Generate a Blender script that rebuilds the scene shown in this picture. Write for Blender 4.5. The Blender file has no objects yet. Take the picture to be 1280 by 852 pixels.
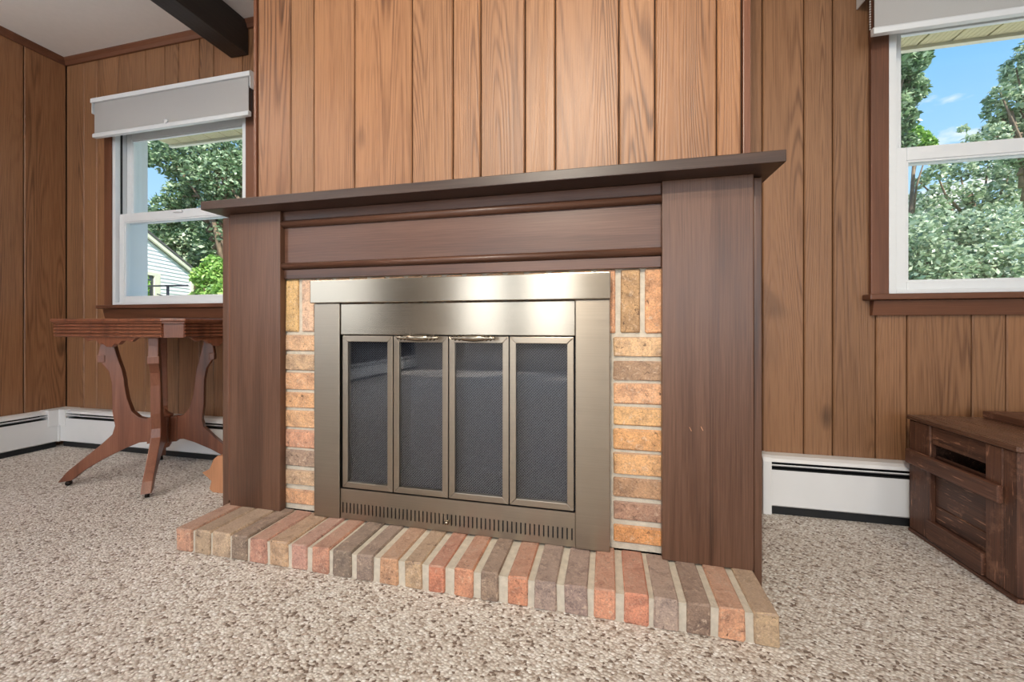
import bpy, bmesh, math, random
import numpy as np
from mathutils import Vector, Matrix
random.seed(7); rng = np.random.default_rng(7)
R = math.radians
scene = bpy.context.scene
COL = scene.collection

# ------------------------------------------------------------------ camera
cam_d = bpy.data.cameras.new('camera'); cam = bpy.data.objects.new('camera', cam_d); COL.objects.link(cam)
cam.location = (0, 0, 0.6722); cam.rotation_euler = (R(90), 0, 0.2313)
cam_d.sensor_width = 36; cam_d.lens = 502.05 / 1280 * 36; cam_d.shift_y = -0.01447; cam_d.clip_start = 0.02
scene.camera = cam
scene.view_settings.view_transform = 'Standard'; scene.view_settings.look = 'None'
scene.view_settings.exposure = 0.25; scene.view_settings.gamma = 1.0
scene.view_settings.use_curve_mapping = False

# ------------------------------------------------------------------ node helpers
def new_mat(name):
    m = bpy.data.materials.new(name); m.use_nodes = True
    nt = m.node_tree; nt.nodes.clear()
    out = nt.nodes.new('ShaderNodeOutputMaterial')
    return m, nt, out
def N(nt, typ, **kw):
    n = nt.nodes.new(typ)
    for k, v in kw.items():
        if k.startswith('i_'):
            key = k[2:]
            key = int(key) if key.isdigit() else key.replace('_', ' ')
            n.inputs[key].default_value = v
        else: setattr(n, k, v)
    return n
def L(nt, a, b): nt.links.new(a, b)
def math_n(nt, op, a, b=None):
    n = N(nt, 'ShaderNodeMath', operation=op)
    for i, v in enumerate((a, b)):
        if v is None: continue
        if isinstance(v, (int, float)): n.inputs[i].default_value = v
        else: L(nt, v, n.inputs[i])
    return n.outputs[0]
def mixc(nt, fac, a, b, mode='MIX'):
    n = N(nt, 'ShaderNodeMix', data_type='RGBA', blend_type=mode)
    for idx, v in ((0, fac), (6, a), (7, b)):
        if isinstance(v, (int, float)): n.inputs[idx].default_value = v
        elif isinstance(v, tuple): n.inputs[idx].default_value = (*v, 1) if len(v) == 3 else v
        else: L(nt, v, n.inputs[idx])
    return n.outputs[2]
def ramp(nt, fac, stops, interp='LINEAR'):
    n = N(nt, 'ShaderNodeValToRGB'); cr = n.color_ramp; cr.interpolation = interp
    while len(cr.elements) < len(stops): cr.elements.new(0.5)
    for e, (p, c) in zip(cr.elements, stops):
        e.position = p; e.color = (*c, 1) if len(c) == 3 else c
    L(nt, fac, n.inputs[0]); return n.outputs[0]
def s2l(*c):
    return tuple(((x / 255) / 12.92 if x / 255 <= .04045 else (((x / 255) + .055) / 1.055) ** 2.4) for x in c)

# ------------------------------------------------------------------ world: blue sky with small clouds
w = bpy.data.worlds.new('sky'); scene.world = w; w.use_nodes = True
nt = w.node_tree; nt.nodes.clear()
wo = N(nt, 'ShaderNodeOutputWorld'); bg = N(nt, 'ShaderNodeBackground', i_Strength=1.15)
tc = N(nt, 'ShaderNodeTexCoord'); sep = N(nt, 'ShaderNodeSeparateXYZ'); L(nt, tc.outputs['Generated'], sep.inputs[0])
skyc = ramp(nt, sep.outputs[2], [(0.0, s2l(222, 238, 250)), (0.18, s2l(176, 215, 247)), (0.5, s2l(108, 176, 238)), (1.0, s2l(62, 130, 215))])
mp = N(nt, 'ShaderNodeMapping'); mp.inputs['Scale'].default_value = (1, 1, 2.4); L(nt, tc.outputs['Generated'], mp.inputs[0])
nz = N(nt, 'ShaderNodeTexNoise', i_Scale=6.2, i_Detail=5.0, i_Roughness=.5); L(nt, mp.outputs[0], nz.inputs['Vector'])
cm = ramp(nt, nz.outputs[0], [(0.56, (0, 0, 0)), (0.66, (1, 1, 1))])
L(nt, mixc(nt, cm, skyc, s2l(250, 247, 248)), bg.inputs[0]); L(nt, bg.outputs[0], wo.inputs[0])

# ------------------------------------------------------------------ sun and daylight through the room's rear and side windows
def light(name, typ, loc, rot, energy, color, **kw):
    d = bpy.data.lights.new(name, typ); d.energy = energy; d.color = color
    for k, v in kw.items(): setattr(d, k, v)
    o = bpy.data.objects.new(name, d); COL.objects.link(o); o.location = loc; o.rotation_euler = rot
    return o
light('sun', 'SUN', (0, 0, 12), (R(42), 0, R(50)), 7.0, (1, .95, .86), angle=R(.6))
for x_ in (-1.87, -.83, .83, 1.87):
    light('daylight_rear', 'AREA', (x_, -3.72, 1.25), (R(90), 0, 0), 17, (.87, .935, 1.0), shape='RECTANGLE', size=.62, size_y=1.45)
light('daylight_side', 'AREA', (-2.96, -1.7, 1.3), (R(90), 0, R(-90)), 16, (.86, .93, 1.0), shape='RECTANGLE', size=1.6, size_y=1.3)

# ------------------------------------------------------------------ mesh helpers
class MB:
    def __init__(s): s.v = []; s.f = []; s.smooth = []
    def add(s, vs, fs, smooth=False):
        o = len(s.v); s.v += [tuple(p) for p in vs]
        for f in fs: s.f.append(tuple(i + o for i in f)); s.smooth.append(smooth)
        return s
    def box(s, x0, x1, y0, y1, z0, z1):
        return s.add([(x0,y0,z0),(x1,y0,z0),(x1,y1,z0),(x0,y1,z0),(x0,y0,z1),(x1,y0,z1),(x1,y1,z1),(x0,y1,z1)],
              [(0,3,2,1),(4,5,6,7),(0,1,5,4),(1,2,6,5),(2,3,7,6),(3,0,4,7)])
    def prism(s, pts, fn, smooth=False):
        """pts 2D closed polygon, fn(p,t)->xyz with t in 0,1"""
        n = len(pts)
        vs = [fn(p, 0) for p in pts] + [fn(p, 1) for p in pts]
        o = len(s.v); s.v += [tuple(p) for p in vs]
        s.f.append(tuple(o + i for i in range(n))); s.smooth.append(False)
        s.f.append(tuple(o + n + i for i in reversed(range(n)))); s.smooth.append(False)
        for i in range(n):
            j = (i + 1) % n
            s.f.append((o + j, o + i, o + n + i, o + n + j)); s.smooth.append(smooth)
        return s
    def lathe(s, prof, origin, axis='z', seg=14):
        ox, oy, oz = origin; vs = []; fs = []
        for r, h in prof:
            for k in range(seg):
                a = 2 * math.pi * k / seg; p, q = r * math.cos(a), r * math.sin(a)
                vs.append({'z': (ox + p, oy + q, oz + h), 'x': (ox + h, oy + p, oz + q), 'y': (ox + p, oy + h, oz + q)}[axis])
        for i in range(len(prof) - 1):
            for k in range(seg):
                a, b = i * seg + k, i * seg + (k + 1) % seg
                fs.append((a, b, b + seg, a + seg))
        s.add(vs, fs, True)
        n = len(prof)
        s.add([vs[k] for k in range(seg)], [tuple(reversed(range(seg)))]); s.add([vs[(n-1)*seg + k] for k in range(seg)], [tuple(range(seg))])
        return s
    def tube(s, pts, radii, seg=8):
        pts = [Vector(p) for p in pts]; rings = []
        for i, p in enumerate(pts):
            t = (pts[min(i+1, len(pts)-1)] - pts[max(i-1, 0)]).normalized()
            a = t.cross(Vector((0, 0, 1)) if abs(t.z) < .9 else Vector((1, 0, 0))).normalized(); b = t.cross(a)
            r = radii[i] if isinstance(radii, (list, tuple)) else radii
            rings.append([p + (a * math.cos(2*math.pi*k/seg) + b * math.sin(2*math.pi*k/seg)) * r for k in range(seg)])
        vs = [q for r in rings for q in r]; fs = []
        for i in range(len(pts) - 1):
            for k in range(seg):
                fs.append((i*seg+k, i*seg+(k+1) % seg, (i+1)*seg+(k+1) % seg, (i+1)*seg+k))
        fs.append(tuple(range(seg))[::-1]); fs.append(tuple((len(pts)-1)*seg + k for k in range(seg)))
        return s.add(vs, fs, True)
    def mesh(s, name, bevel=0, seg=2):
        me = bpy.data.meshes.new(name); me.from_pydata(s.v, [], s.f)
        me.polygons.foreach_set('use_smooth', s.smooth)
        bm = bmesh.new(); bm.from_mesh(me)
        bmesh.ops.recalc_face_normals(bm, faces=bm.faces)
        if bevel:
            ed = [e for e in bm.edges if len(e.link_faces) == 2 and e.calc_face_angle(0) > .6]
            bmesh.ops.bevel(bm, geom=ed, offset=bevel, segments=seg, profile=.6, affect='EDGES', clamp_overlap=True)
        bm.to_mesh(me); bm.free(); me.update(); return me
    def build(s, name, mat, parent=None, bevel=0, seg=2):
        return link(name, s.mesh(name, bevel, seg), mat, parent)
def link(name, me, mat, parent=None):
    if mat and not me.materials: me.materials.append(mat)
    o = bpy.data.objects.new(name, me); COL.objects.link(o)
    if parent is not None:
        o.parent = parent
        if parent.type == 'EMPTY': o.location = -Vector(parent.location)
    return o
def thing(name, loc, label, cat, group=None):
    o = bpy.data.objects.new(name, None); COL.objects.link(o); o.location = loc; o.empty_display_size = .1
    return tag(o, label, cat, group)
def tag(o, label, cat, group=None):
    o['label'] = label; o['category'] = cat
    if group: o['group'] = group
    return o
def struct(o, label=None):
    o['kind'] = 'structure'
    if label: o['label'] = label
    return o
def sroot(name, loc=(0, 0, 0), label=None):
    o = bpy.data.objects.new(name, None); COL.objects.link(o); o.location = loc; return struct(o, label)

# ------------------------------------------------------------------ materials
def wood(name, dark, mid, light_, axis='Z', rough=.42, across=9.0, along=.55, rings=26, contrast=1.0, bump=.12, knots=True, spec=.5, wear=None):
    """flat-sawn grain: contour lines of a stretched noise field; the object's colour tints each board"""
    m, nt, out = new_mat(name)
    tc = N(nt, 'ShaderNodeTexCoord'); oi = N(nt, 'ShaderNodeObjectInfo')
    ai = 'XYZ'.index(axis)
    off = N(nt, 'ShaderNodeVectorMath', operation='SCALE'); off.inputs[0].default_value = (17.3, 29.7, 41.1); L(nt, oi.outputs['Random'], off.inputs['Scale'])
    add = N(nt, 'ShaderNodeVectorMath', operation='ADD'); L(nt, tc.outputs['Object'], add.inputs[0]); L(nt, off.outputs[0], add.inputs[1])
    def scaled(a, b):
        mp = N(nt, 'ShaderNodeMapping'); sc = [a] * 3; sc[ai] = b; mp.inputs['Scale'].default_value = sc
        L(nt, add.outputs[0], mp.inputs[0]); return mp.outputs[0]
    n1 = N(nt, 'ShaderNodeTexNoise', i_Scale=1.0, i_Detail=1.2, i_Roughness=.4, i_Distortion=.25); L(nt, scaled(across, along), n1.inputs['Vector'])
    n1b = N(nt, 'ShaderNodeTexNoise', i_Scale=1.0, i_Detail=3.0, i_Roughness=.6); L(nt, scaled(70, 5), n1b.inputs['Vector'])
    ph = math_n(nt, 'ADD', math_n(nt, 'MULTIPLY', n1.outputs[0], rings * 6.283), math_n(nt, 'MULTIPLY', n1b.outputs[0], 1.6))
    sn = math_n(nt, 'SINE', ph)
    g = math_n(nt, 'POWER', math_n(nt, 'ADD', math_n(nt, 'MULTIPLY', sn, .5), .5), 2.2)
    n2 = N(nt, 'ShaderNodeTexNoise', i_Scale=1.0, i_Detail=2.0, i_Roughness=.7); L(nt, scaled(300, 6), n2.inputs['Vector'])
    n3 = N(nt, 'ShaderNodeTexNoise', i_Scale=1.0, i_Detail=2.0); L(nt, scaled(5, 1.0), n3.inputs['Vector'])
    md = N(nt, 'ShaderNodeTexNoise', i_Scale=1.0, i_Detail=1.0); L(nt, scaled(7, .6), md.inputs['Vector'])
    gm = math_n(nt, 'MULTIPLY', g, ramp(nt, md.outputs[0], [(.44, (.18, .18, .18)), (.68, (1, 1, 1))]))
    f = math_n(nt, 'ADD', math_n(nt, 'MULTIPLY', gm, -.38 * contrast), math_n(nt, 'MULTIPLY', n2.outputs[0], .80 * contrast))
    f = math_n(nt, 'ADD', f, math_n(nt, 'MULTIPLY', n3.outputs[0], .45))
    f = math_n(nt, 'ADD', f, .0)
    c = ramp(nt, f, [(0.05, dark), (0.42, mid), (0.8, light_)])
    if knots:
        vk = N(nt, 'ShaderNodeTexVoronoi', i_Scale=1.0); L(nt, scaled(3.4, 1.5), vk.inputs['Vector'])
        kd = ramp(nt, vk.outputs['Distance'], [(0.0, (1, 1, 1)), (0.035, (.8, .8, .8)), (0.09, (0, 0, 0))])
        c = mixc(nt, math_n(nt, 'MULTIPLY', kd, .75), c, tuple(x * .35 for x in dark))
    c = mixc(nt, 1.0, c, oi.outputs['Color'], 'MULTIPLY')
    if wear:
        nw = N(nt, 'ShaderNodeTexNoise', i_Scale=14.0, i_Detail=6.0, i_Roughness=.75); L(nt, tc.outputs['Object'], nw.inputs['Vector'])
        wf = ramp(nt, nw.outputs[0], [(0.56, (0, 0, 0)), (0.68, (.55, .55, .55))]); c = mixc(nt, wf, c, wear)
        ns_ = N(nt, 'ShaderNodeTexNoise', i_Scale=1.0, i_Detail=3.0, i_Roughness=.6); L(nt, scaled(150, 14), ns_.inputs['Vector'])
        c = mixc(nt, ramp(nt, ns_.outputs[0], [(.62, (0, 0, 0)), (.69, (.75, .75, .75))]), c, tuple(min(1, x * 1.5) for x in wear))
    b = N(nt, 'ShaderNodeBsdfPrincipled', i_Roughness=rough); b.inputs['Specular IOR Level'].default_value = spec
    L(nt, c, b.inputs['Base Color'])
    bp = N(nt, 'ShaderNodeBump', i_Strength=bump, i_Distance=.002)
    L(nt, math_n(nt, 'ADD', math_n(nt, 'MULTIPLY', g, -.6), n2.outputs[0]), bp.inputs['Height']); L(nt, bp.outputs[0], b.inputs['Normal'])
    rr = math_n(nt, 'ADD', math_n(nt, 'MULTIPLY', n2.outputs[0], .2), rough - .1); L(nt, rr, b.inputs['Roughness'])
    L(nt, b.outputs[0], out.inputs[0]); return m
def plain(name, col, rough=.5, metal=0, spec=.5, noise=0, nscale=40, bump=0, bscale=200):
    m, nt, out = new_mat(name)
    b = N(nt, 'ShaderNodeBsdfPrincipled', i_Roughness=rough, i_Metallic=metal); b.inputs['Specular IOR Level'].default_value = spec
    tc = N(nt, 'ShaderNodeTexCoord')
    nz = N(nt, 'ShaderNodeTexNoise', i_Scale=nscale, i_Detail=4.0); L(nt, tc.outputs['Object'], nz.inputs['Vector'])
    a = tuple(x * (1 - noise) for x in col); c2 = tuple(min(1, x * (1 + noise)) for x in col)
    L(nt, ramp(nt, nz.outputs[0], [(.3, a), (.7, c2)]), b.inputs['Base Color'])
    if bump:
        n2 = N(nt, 'ShaderNodeTexNoise', i_Scale=bscale, i_Detail=3.0); L(nt, tc.outputs['Object'], n2.inputs['Vector'])
        bp = N(nt, 'ShaderNodeBump', i_Strength=bump, i_Distance=.003); L(nt, n2.outputs[0], bp.inputs['Height']); L(nt, bp.outputs[0], b.inputs['Normal'])
    L(nt, b.outputs[0], out.inputs[0]); return m
M = {}
M['panel'] = wood('oak_panelling', s2l(70, 44, 27), s2l(116, 79, 52), s2l(146, 105, 73), 'Z', rough=.44, rings=34, along=.42, contrast=1.25, bump=.2)
M['mantel_v'] = wood('mantel_wood_upright', s2l(46, 29, 20), s2l(86, 58, 43), s2l(116, 84, 66), 'Z', rough=.36, rings=5, contrast=.75, bump=.08, knots=False)
M['mantel_h'] = wood('mantel_wood_level', s2l(48, 30, 21), s2l(90, 60, 46), s2l(118, 85, 68), 'X', rough=.36, rings=5, contrast=.6, bump=.05, knots=False)
M['shelf'] = wood('mantel_shelf_wood', s2l(32, 21, 15), s2l(60, 42, 33), s2l(86, 64, 54), 'X', rough=.38, rings=5, contrast=.7, bump=.06, knots=False)
M['trim'] = wood('dark_trim_wood', s2l(58, 30, 19), s2l(100, 62, 43), s2l(128, 84, 60), 'X', rough=.38, rings=5, contrast=.6, bump=.05, knots=False)
M['trim_v'] = wood('dark_trim_wood_upright', s2l(62, 34, 22), s2l(108, 68, 48), s2l(136, 92, 68), 'Z', rough=.38, rings=5, contrast=.6, bump=.05, knots=False)
M['table'] = wood('walnut_table', s2l(66, 33, 22), s2l(120, 72, 51), s2l(150, 100, 76), 'Z', rough=.33, rings=6, contrast=.6, bump=.05, knots=False)
M['crate'] = wood('old_crate_wood', s2l(24, 12, 8), s2l(66, 38, 27), s2l(108, 71, 53), 'Y', rough=.5, rings=8, contrast=1.1, bump=.3, knots=False, wear=s2l(150, 108, 84))
M['crate_z'] = wood('old_crate_wood_upright', s2l(24, 12, 8), s2l(66, 38, 27), s2l(108, 71, 53), 'Z', rough=.5, rings=8, contrast=1.1, bump=.3, knots=False, wear=s2l(150, 108, 84))
M['crate_top'] = wood('old_crate_lid', s2l(44, 26, 18), s2l(84, 56, 43), s2l(118, 84, 66), 'Y', rough=.28, rings=8, contrast=.8, bump=.15, knots=False, spec=.8)
M['beam'] = wood('beam_wood', s2l(14, 11, 9), s2l(34, 28, 24), s2l(56, 48, 42), 'Y', rough=.45, rings=8, contrast=.8, bump=.2, knots=False)
M['groove'] = plain('groove_dark', s2l(38, 20, 12), .8)
M['ceiling'] = plain('ceiling_paint', s2l(222, 220, 218), .9, noise=.015, bump=.05, bscale=90)
M['white'] = plain('white_vinyl', s2l(226, 230, 233), .35, noise=.01)
M['enamel'] = plain('heater_enamel', s2l(226, 226, 226), .38, noise=.02, nscale=9)
M['black'] = plain('black_gap', s2l(22, 23, 25), .6)
M['drywall'] = plain('rear_wall_paint', s2l(214, 206, 196), .9, noise=.02)
M['mortar'] = plain('mortar', s2l(198, 188, 172), .95, noise=.12, nscale=60, bump=.7, bscale=320)
M['soot'] = plain('firebox_soot', s2l(40, 41, 46), .85, noise=.3, nscale=18)
M['chrome'] = plain('antique_nickel', s2l(150, 140, 125), .22, metal=1)
M['rod'] = plain('curtain_rod_steel', s2l(60, 62, 70), .4, metal=1)
M['caster'] = plain('caster_iron', s2l(42, 34, 30), .45, metal=.6)
M['beads'] = plain('black_bead_chain', s2l(30, 30, 32), .4)
M['wbeads'] = plain('pale_bead_chain', s2l(190, 186, 180), .4)
M['soffit'] = plain('soffit_panel', s2l(214, 203, 158), .6, noise=.03)
M['fascia'] = plain('fascia_paint', s2l(236, 230, 208), .5)
M['siding'] = plain('house_siding', s2l(236, 236, 240), .55, noise=.02)
M['roof'] = plain('roof_shingle', s2l(96, 92, 92), .9, noise=.15, nscale=8)
M['glass_dark'] = plain('dark_window_pane', s2l(60, 66, 72), .1)
M['bark'] = plain('tree_bark', s2l(132, 112, 92), .9, noise=.3, nscale=6, bump=.8, bscale=14)
M['bounce_slab'] = plain('bounce_slab_pale', s2l(214, 208, 196), .9, noise=.08, nscale=5)
M['lawn'] = plain('lawn_grass', s2l(96, 128, 62), .95, noise=.3, nscale=3, bump=.5, bscale=40)
M['pale_wood'] = wood('pale_carved_wood', s2l(120, 76, 48), s2l(186, 132, 96), s2l(214, 166, 128), 'Z', rough=.45, rings=6, contrast=.6, bump=.05, knots=False)

def glass(name, tint=(1, 1, 1), refl=.06, rough=.0):
    m, nt, out = new_mat(name)
    t = N(nt, 'ShaderNodeBsdfTransparent'); t.inputs[0].default_value = (*tint, 1)
    g = N(nt, 'ShaderNodeBsdfGlossy', i_Roughness=rough)
    lw = N(nt, 'ShaderNodeLayerWeight', i_Blend=.5); fr = math_n(nt, 'ADD', math_n(nt, 'MULTIPLY', math_n(nt, 'POWER', lw.outputs['Facing'], 5.0), .8), .03)
    tc = N(nt, 'ShaderNodeTexCoord'); nz = N(nt, 'ShaderNodeTexNoise', i_Scale=3.0); L(nt, tc.outputs['Object'], nz.inputs['Vector'])
    bp = N(nt, 'ShaderNodeBump', i_Strength=.02, i_Distance=.01); L(nt, nz.outputs[0], bp.inputs['Height']); L(nt, bp.outputs[0], g.inputs['Normal'])
    mx = N(nt, 'ShaderNodeMixShader'); L(nt, math_n(nt, 'ADD', fr, refl), mx.inputs[0])
    L(nt, t.outputs[0], mx.inputs[1]); L(nt, g.outputs[0], mx.inputs[2]); L(nt, mx.outputs[0], out.inputs[0]); return m
M['pane'] = glass('window_pane', (.97, .985, .98), .0)
M['door_glass'] = glass('fireplace_glass', (.82, .84, .87), .05, .03)

def steel(name, col, rough=.27, axis='X'):
    m, nt, out = new_mat(name)
    tc = N(nt, 'ShaderNodeTexCoord'); mp = N(nt, 'ShaderNodeMapping')
    mp.inputs['Scale'].default_value = {'X': (6, 700, 700), 'Z': (700, 700, 6)}[axis]; L(nt, tc.outputs['Object'], mp.inputs[0])
    nz = N(nt, 'ShaderNodeTexNoise', i_Scale=1.0, i_Detail=2.0); L(nt, mp.outputs[0], nz.inputs['Vector'])
    b = N(nt, 'ShaderNodeBsdfPrincipled', i_Metallic=1.0, i_Anisotropic=.75)
    tg = N(nt, 'ShaderNodeCombineXYZ'); tg.inputs[2 if axis == 'X' else 0].default_value = 1.0; L(nt, tg.outputs[0], b.inputs['Tangent'])
    L(nt, ramp(nt, nz.outputs[0], [(.2, tuple(x * .93 for x in col)), (.8, tuple(min(1, x * 1.05) for x in col))]), b.inputs['Base Color'])
    L(nt, math_n(nt, 'ADD', math_n(nt, 'MULTIPLY', nz.outputs[0], .12), rough - .06), b.inputs['Roughness'])
    bp = N(nt, 'ShaderNodeBump', i_Strength=.06, i_Distance=.0006); L(nt, nz.outputs[0], bp.inputs['Height']); L(nt, bp.outputs[0], b.inputs['Normal'])
    L(nt, b.outputs[0], out.inputs[0]); return m
M['steel'] = steel('brushed_nickel', s2l(158, 147, 132), .23)
M['steel_dark'] = steel('brushed_nickel_matte', s2l(154, 142, 127), .32)
M['mesh'] = plain('mesh_curtain_wire', s2l(116, 118, 124), .4, metal=.5)

def brick_mat():
    m, nt, out = new_mat('brick_clay')
    tc = N(nt, 'ShaderNodeTexCoord'); oi = N(nt, 'ShaderNodeObjectInfo')
    off = N(nt, 'ShaderNodeVectorMath', operation='SCALE'); off.inputs[0].default_value = (11.3, 7.7, 5.1); L(nt, oi.outputs['Random'], off.inputs['Scale'])
    geo = N(nt, 'ShaderNodeNewGeometry')
    add = N(nt, 'ShaderNodeVectorMath', operation='ADD'); L(nt, geo.outputs['Position'], add.inputs[0]); L(nt, off.outputs[0], add.inputs[1])
    a = N(nt, 'ShaderNodeTexNoise', i_Scale=26.0, i_Detail=4.0, i_Roughness=.6, i_Distortion=.6); L(nt, add.outputs[0], a.inputs['Vector'])
    b2 = N(nt, 'ShaderNodeTexNoise', i_Scale=75.0, i_Detail=5.0, i_Roughness=.7, i_Distortion=.8); L(nt, add.outputs[0], b2.inputs['Vector'])
    c = mixc(nt, 1.0, oi.outputs['Color'], ramp(nt, a.outputs[0], [(.3, (.66, .66, .7)), (.5, (1, 1, 1)), (.7, (1.2, 1.2, 1.16))]), 'MULTIPLY')
    c = mixc(nt, ramp(nt, b2.outputs[0], [(.55, (0, 0, 0)), (.68, (.6, .6, .6))]), c, s2l(222, 198, 174))
    c = mixc(nt, ramp(nt, b2.outputs[0], [(.33, (.75, .75, .75)), (.40, (0, 0, 0))]), c, s2l(70, 56, 52))
    gr = N(nt, 'ShaderNodeTexNoise', i_Scale=230.0, i_Detail=2.0, i_Roughness=.7); L(nt, add.outputs[0], gr.inputs['Vector'])
    c = mixc(nt, 1.0, c, ramp(nt, gr.outputs[0], [(.3, (.72, .72, .74)), (.6, (1.12, 1.1, 1.08))]), 'MULTIPLY')
    sn = N(nt, 'ShaderNodeSeparateXYZ'); L(nt, geo.outputs['True Normal'], sn.inputs[0])
    dust = math_n(nt, 'MULTIPLY', ramp(nt, sn.outputs[2], [(.6, (0, 0, 0)), (.8, (1, 1, 1))]), ramp(nt, a.outputs[0], [(.3, (.25, .25, .25)), (.65, (.65, .65, .65))]))
    c = mixc(nt, dust, c, s2l(158, 138, 126))
    b = N(nt, 'ShaderNodeBsdfPrincipled', i_Roughness=.82); b.inputs['Specular IOR Level'].default_value = .3
    L(nt, c, b.inputs['Base Color'])
    bp = N(nt, 'ShaderNodeBump', i_Strength=.9, i_Distance=.006)
    L(nt, math_n(nt, 'ADD', math_n(nt, 'MULTIPLY', b2.outputs[0], .6), a.outputs[0]), bp.inputs['Height']); L(nt, bp.outputs[0], b.inputs['Normal'])
    L(nt, b.outputs[0], out.inputs[0]); return m
M['brick'] = brick_mat()

def carpet_mat():
    m, nt, out = new_mat('berber_carpet')
    tc = N(nt, 'ShaderNodeTexCoord')
    mp = N(nt, 'ShaderNodeMapping'); mp.inputs['Rotation'].default_value = (0, 0, R(28)); mp.inputs['Scale'].default_value = (145, 185, 145); L(nt, tc.outputs['Object'], mp.inputs[0])
    v = N(nt, 'ShaderNodeTexVoronoi', i_Scale=1.0, i_Randomness=.85); L(nt, mp.outputs[0], v.inputs['Vector'])
    sp = N(nt, 'ShaderNodeSeparateColor'); L(nt, v.outputs['Color'], sp.inputs[0])
    c = ramp(nt, sp.outputs[0], [(0.0, s2l(128, 110, 98)), (0.07, s2l(182, 168, 156)), (0.24, s2l(214, 205, 196)), (0.58, s2l(229, 223, 216)), (0.87, s2l(243, 240, 236))], 'CONSTANT')
    ed = ramp(nt, v.outputs['Distance'], [(.30, (1, 1, 1)), (.78, (.70, .66, .63))])  # shade in the gaps between loops, darkened in the colour
    c = mixc(nt, 1.0, c, ed, 'MULTIPLY')
    lo = N(nt, 'ShaderNodeTexNoise', i_Scale=2.0, i_Detail=2.0); L(nt, tc.outputs['Object'], lo.inputs['Vector'])
    c = mixc(nt, 1.0, c, ramp(nt, lo.outputs[0], [(.3, (.93, .92, .9)), (.7, (1, 1, 1))]), 'MULTIPLY')
    b = N(nt, 'ShaderNodeBsdfPrincipled', i_Roughness=.95); b.inputs['Specular IOR Level'].default_value = .1
    b.inputs['Sheen Weight'].default_value = .15
    L(nt, c, b.inputs['Base Color'])
    wv = N(nt, 'ShaderNodeTexWave', i_Scale=22.0, i_Distortion=2.0, i_Detail=1.0); mp2 = N(nt, 'ShaderNodeMapping'); mp2.inputs['Rotation'].default_value = (0, 0, R(28)); L(nt, tc.outputs['Object'], mp2.inputs[0]); L(nt, mp2.outputs[0], wv.inputs['Vector'])
    h = math_n(nt, 'SUBTRACT', math_n(nt, 'MULTIPLY', wv.outputs[0], .35), v.outputs['Distance'])
    bp = N(nt, 'ShaderNodeBump', i_Strength=.7, i_Distance=.005); L(nt, h, bp.inputs['Height']); L(nt, bp.outputs[0], b.inputs['Normal'])
    L(nt, b.outputs[0], out.inputs[0]); return m
M['carpet'] = carpet_mat()

def leaf_mat(name, c1, c2, c3):
    m, nt, out = new_mat(name)
    geo = N(nt, 'ShaderNodeNewGeometry')
    c = ramp(nt, geo.outputs['Random Per Island'], [(0, c1), (.5, c2), (1, c3)])
    d = N(nt, 'ShaderNodeBsdfDiffuse'); L(nt, c, d.inputs[0])
    t = N(nt, 'ShaderNodeBsdfTranslucent'); L(nt, c, t.inputs[0])
    g = N(nt, 'ShaderNodeBsdfGlossy', i_Roughness=.45); g.inputs[0].default_value = (.8, .85, .8, 1)
    mx = N(nt, 'ShaderNodeMixShader'); mx.inputs[0].default_value = .3; L(nt, d.outputs[0], mx.inputs[1]); L(nt, t.outputs[0], mx.inputs[2])
    m2 = N(nt, 'ShaderNodeMixShader'); m2.inputs[0].default_value = .07; L(nt, mx.outputs[0], m2.inputs[1]); L(nt, g.outputs[0], m2.inputs[2])
    L(nt, m2.outputs[0], out.inputs[0]); return m
M['leaf_dark'] = leaf_mat('leaves_dark', s2l(66, 92, 62), s2l(122, 152, 108), s2l(196, 214, 176))
M['leaf_pale'] = leaf_mat('leaves_pale', s2l(82, 106, 80), s2l(166, 188, 150), s2l(238, 242, 214))  # wide tone spread puts sun dapple and leaf shadow into the colour
M['leaf_bright'] = leaf_mat('leaves_bright', s2l(92, 140, 60), s2l(140, 184, 84), s2l(196, 222, 130))

def shade_mat():
    m, nt, out = new_mat('roller_shade_fabric')
    tc = N(nt, 'ShaderNodeTexCoord'); nz = N(nt, 'ShaderNodeTexNoise', i_Scale=600.0); L(nt, tc.outputs['Object'], nz.inputs['Vector'])
    c = ramp(nt, nz.outputs[0], [(.3, s2l(200, 199, 198)), (.7, s2l(222, 221, 220))])
    d = N(nt, 'ShaderNodeBsdfDiffuse'); L(nt, c, d.inputs[0]); t = N(nt, 'ShaderNodeBsdfTranslucent'); L(nt, c, t.inputs[0])
    mx = N(nt, 'ShaderNodeMixShader'); mx.inputs[0].default_value = .4; L(nt, d.outputs[0], mx.inputs[1]); L(nt, t.outputs[0], mx.inputs[2]); L(nt, mx.outputs[0], out.inputs[0]); return m
M['shade'] = shade_mat()

# ------------------------------------------------------------------ room dimensions
XL, XR, YB, YR, ZC = -3.04, 2.70, 1.67, -3.80, 2.207
BX0, BX1, BY = -1.167, .355, 1.13          # chimney breast
SH = .0678                                  # hearth top
WIN = [(-2.665, -1.765, .79, 1.85), (.955, 1.855, .785, 1.85)]   # window openings in the back wall

def jit(a, k=.10):
    t = 1 + random.uniform(-k, k); r = random.uniform(-.03, .03)
    return (t + r, t, t - r, 1)

# floor, ceiling
fl = MB().box(XL - .15, XR + .15, YR - .15, YB + .15, -.06, 0).build('floor', M['carpet']); struct(fl, 'beige and brown flecked loop carpet')
ce = MB().box(XL - .15, XR + .15, YR - .15, YB + .15, ZC, ZC + .1).build('ceiling', M['ceiling']); struct(ce, 'plain off-white ceiling')

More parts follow.
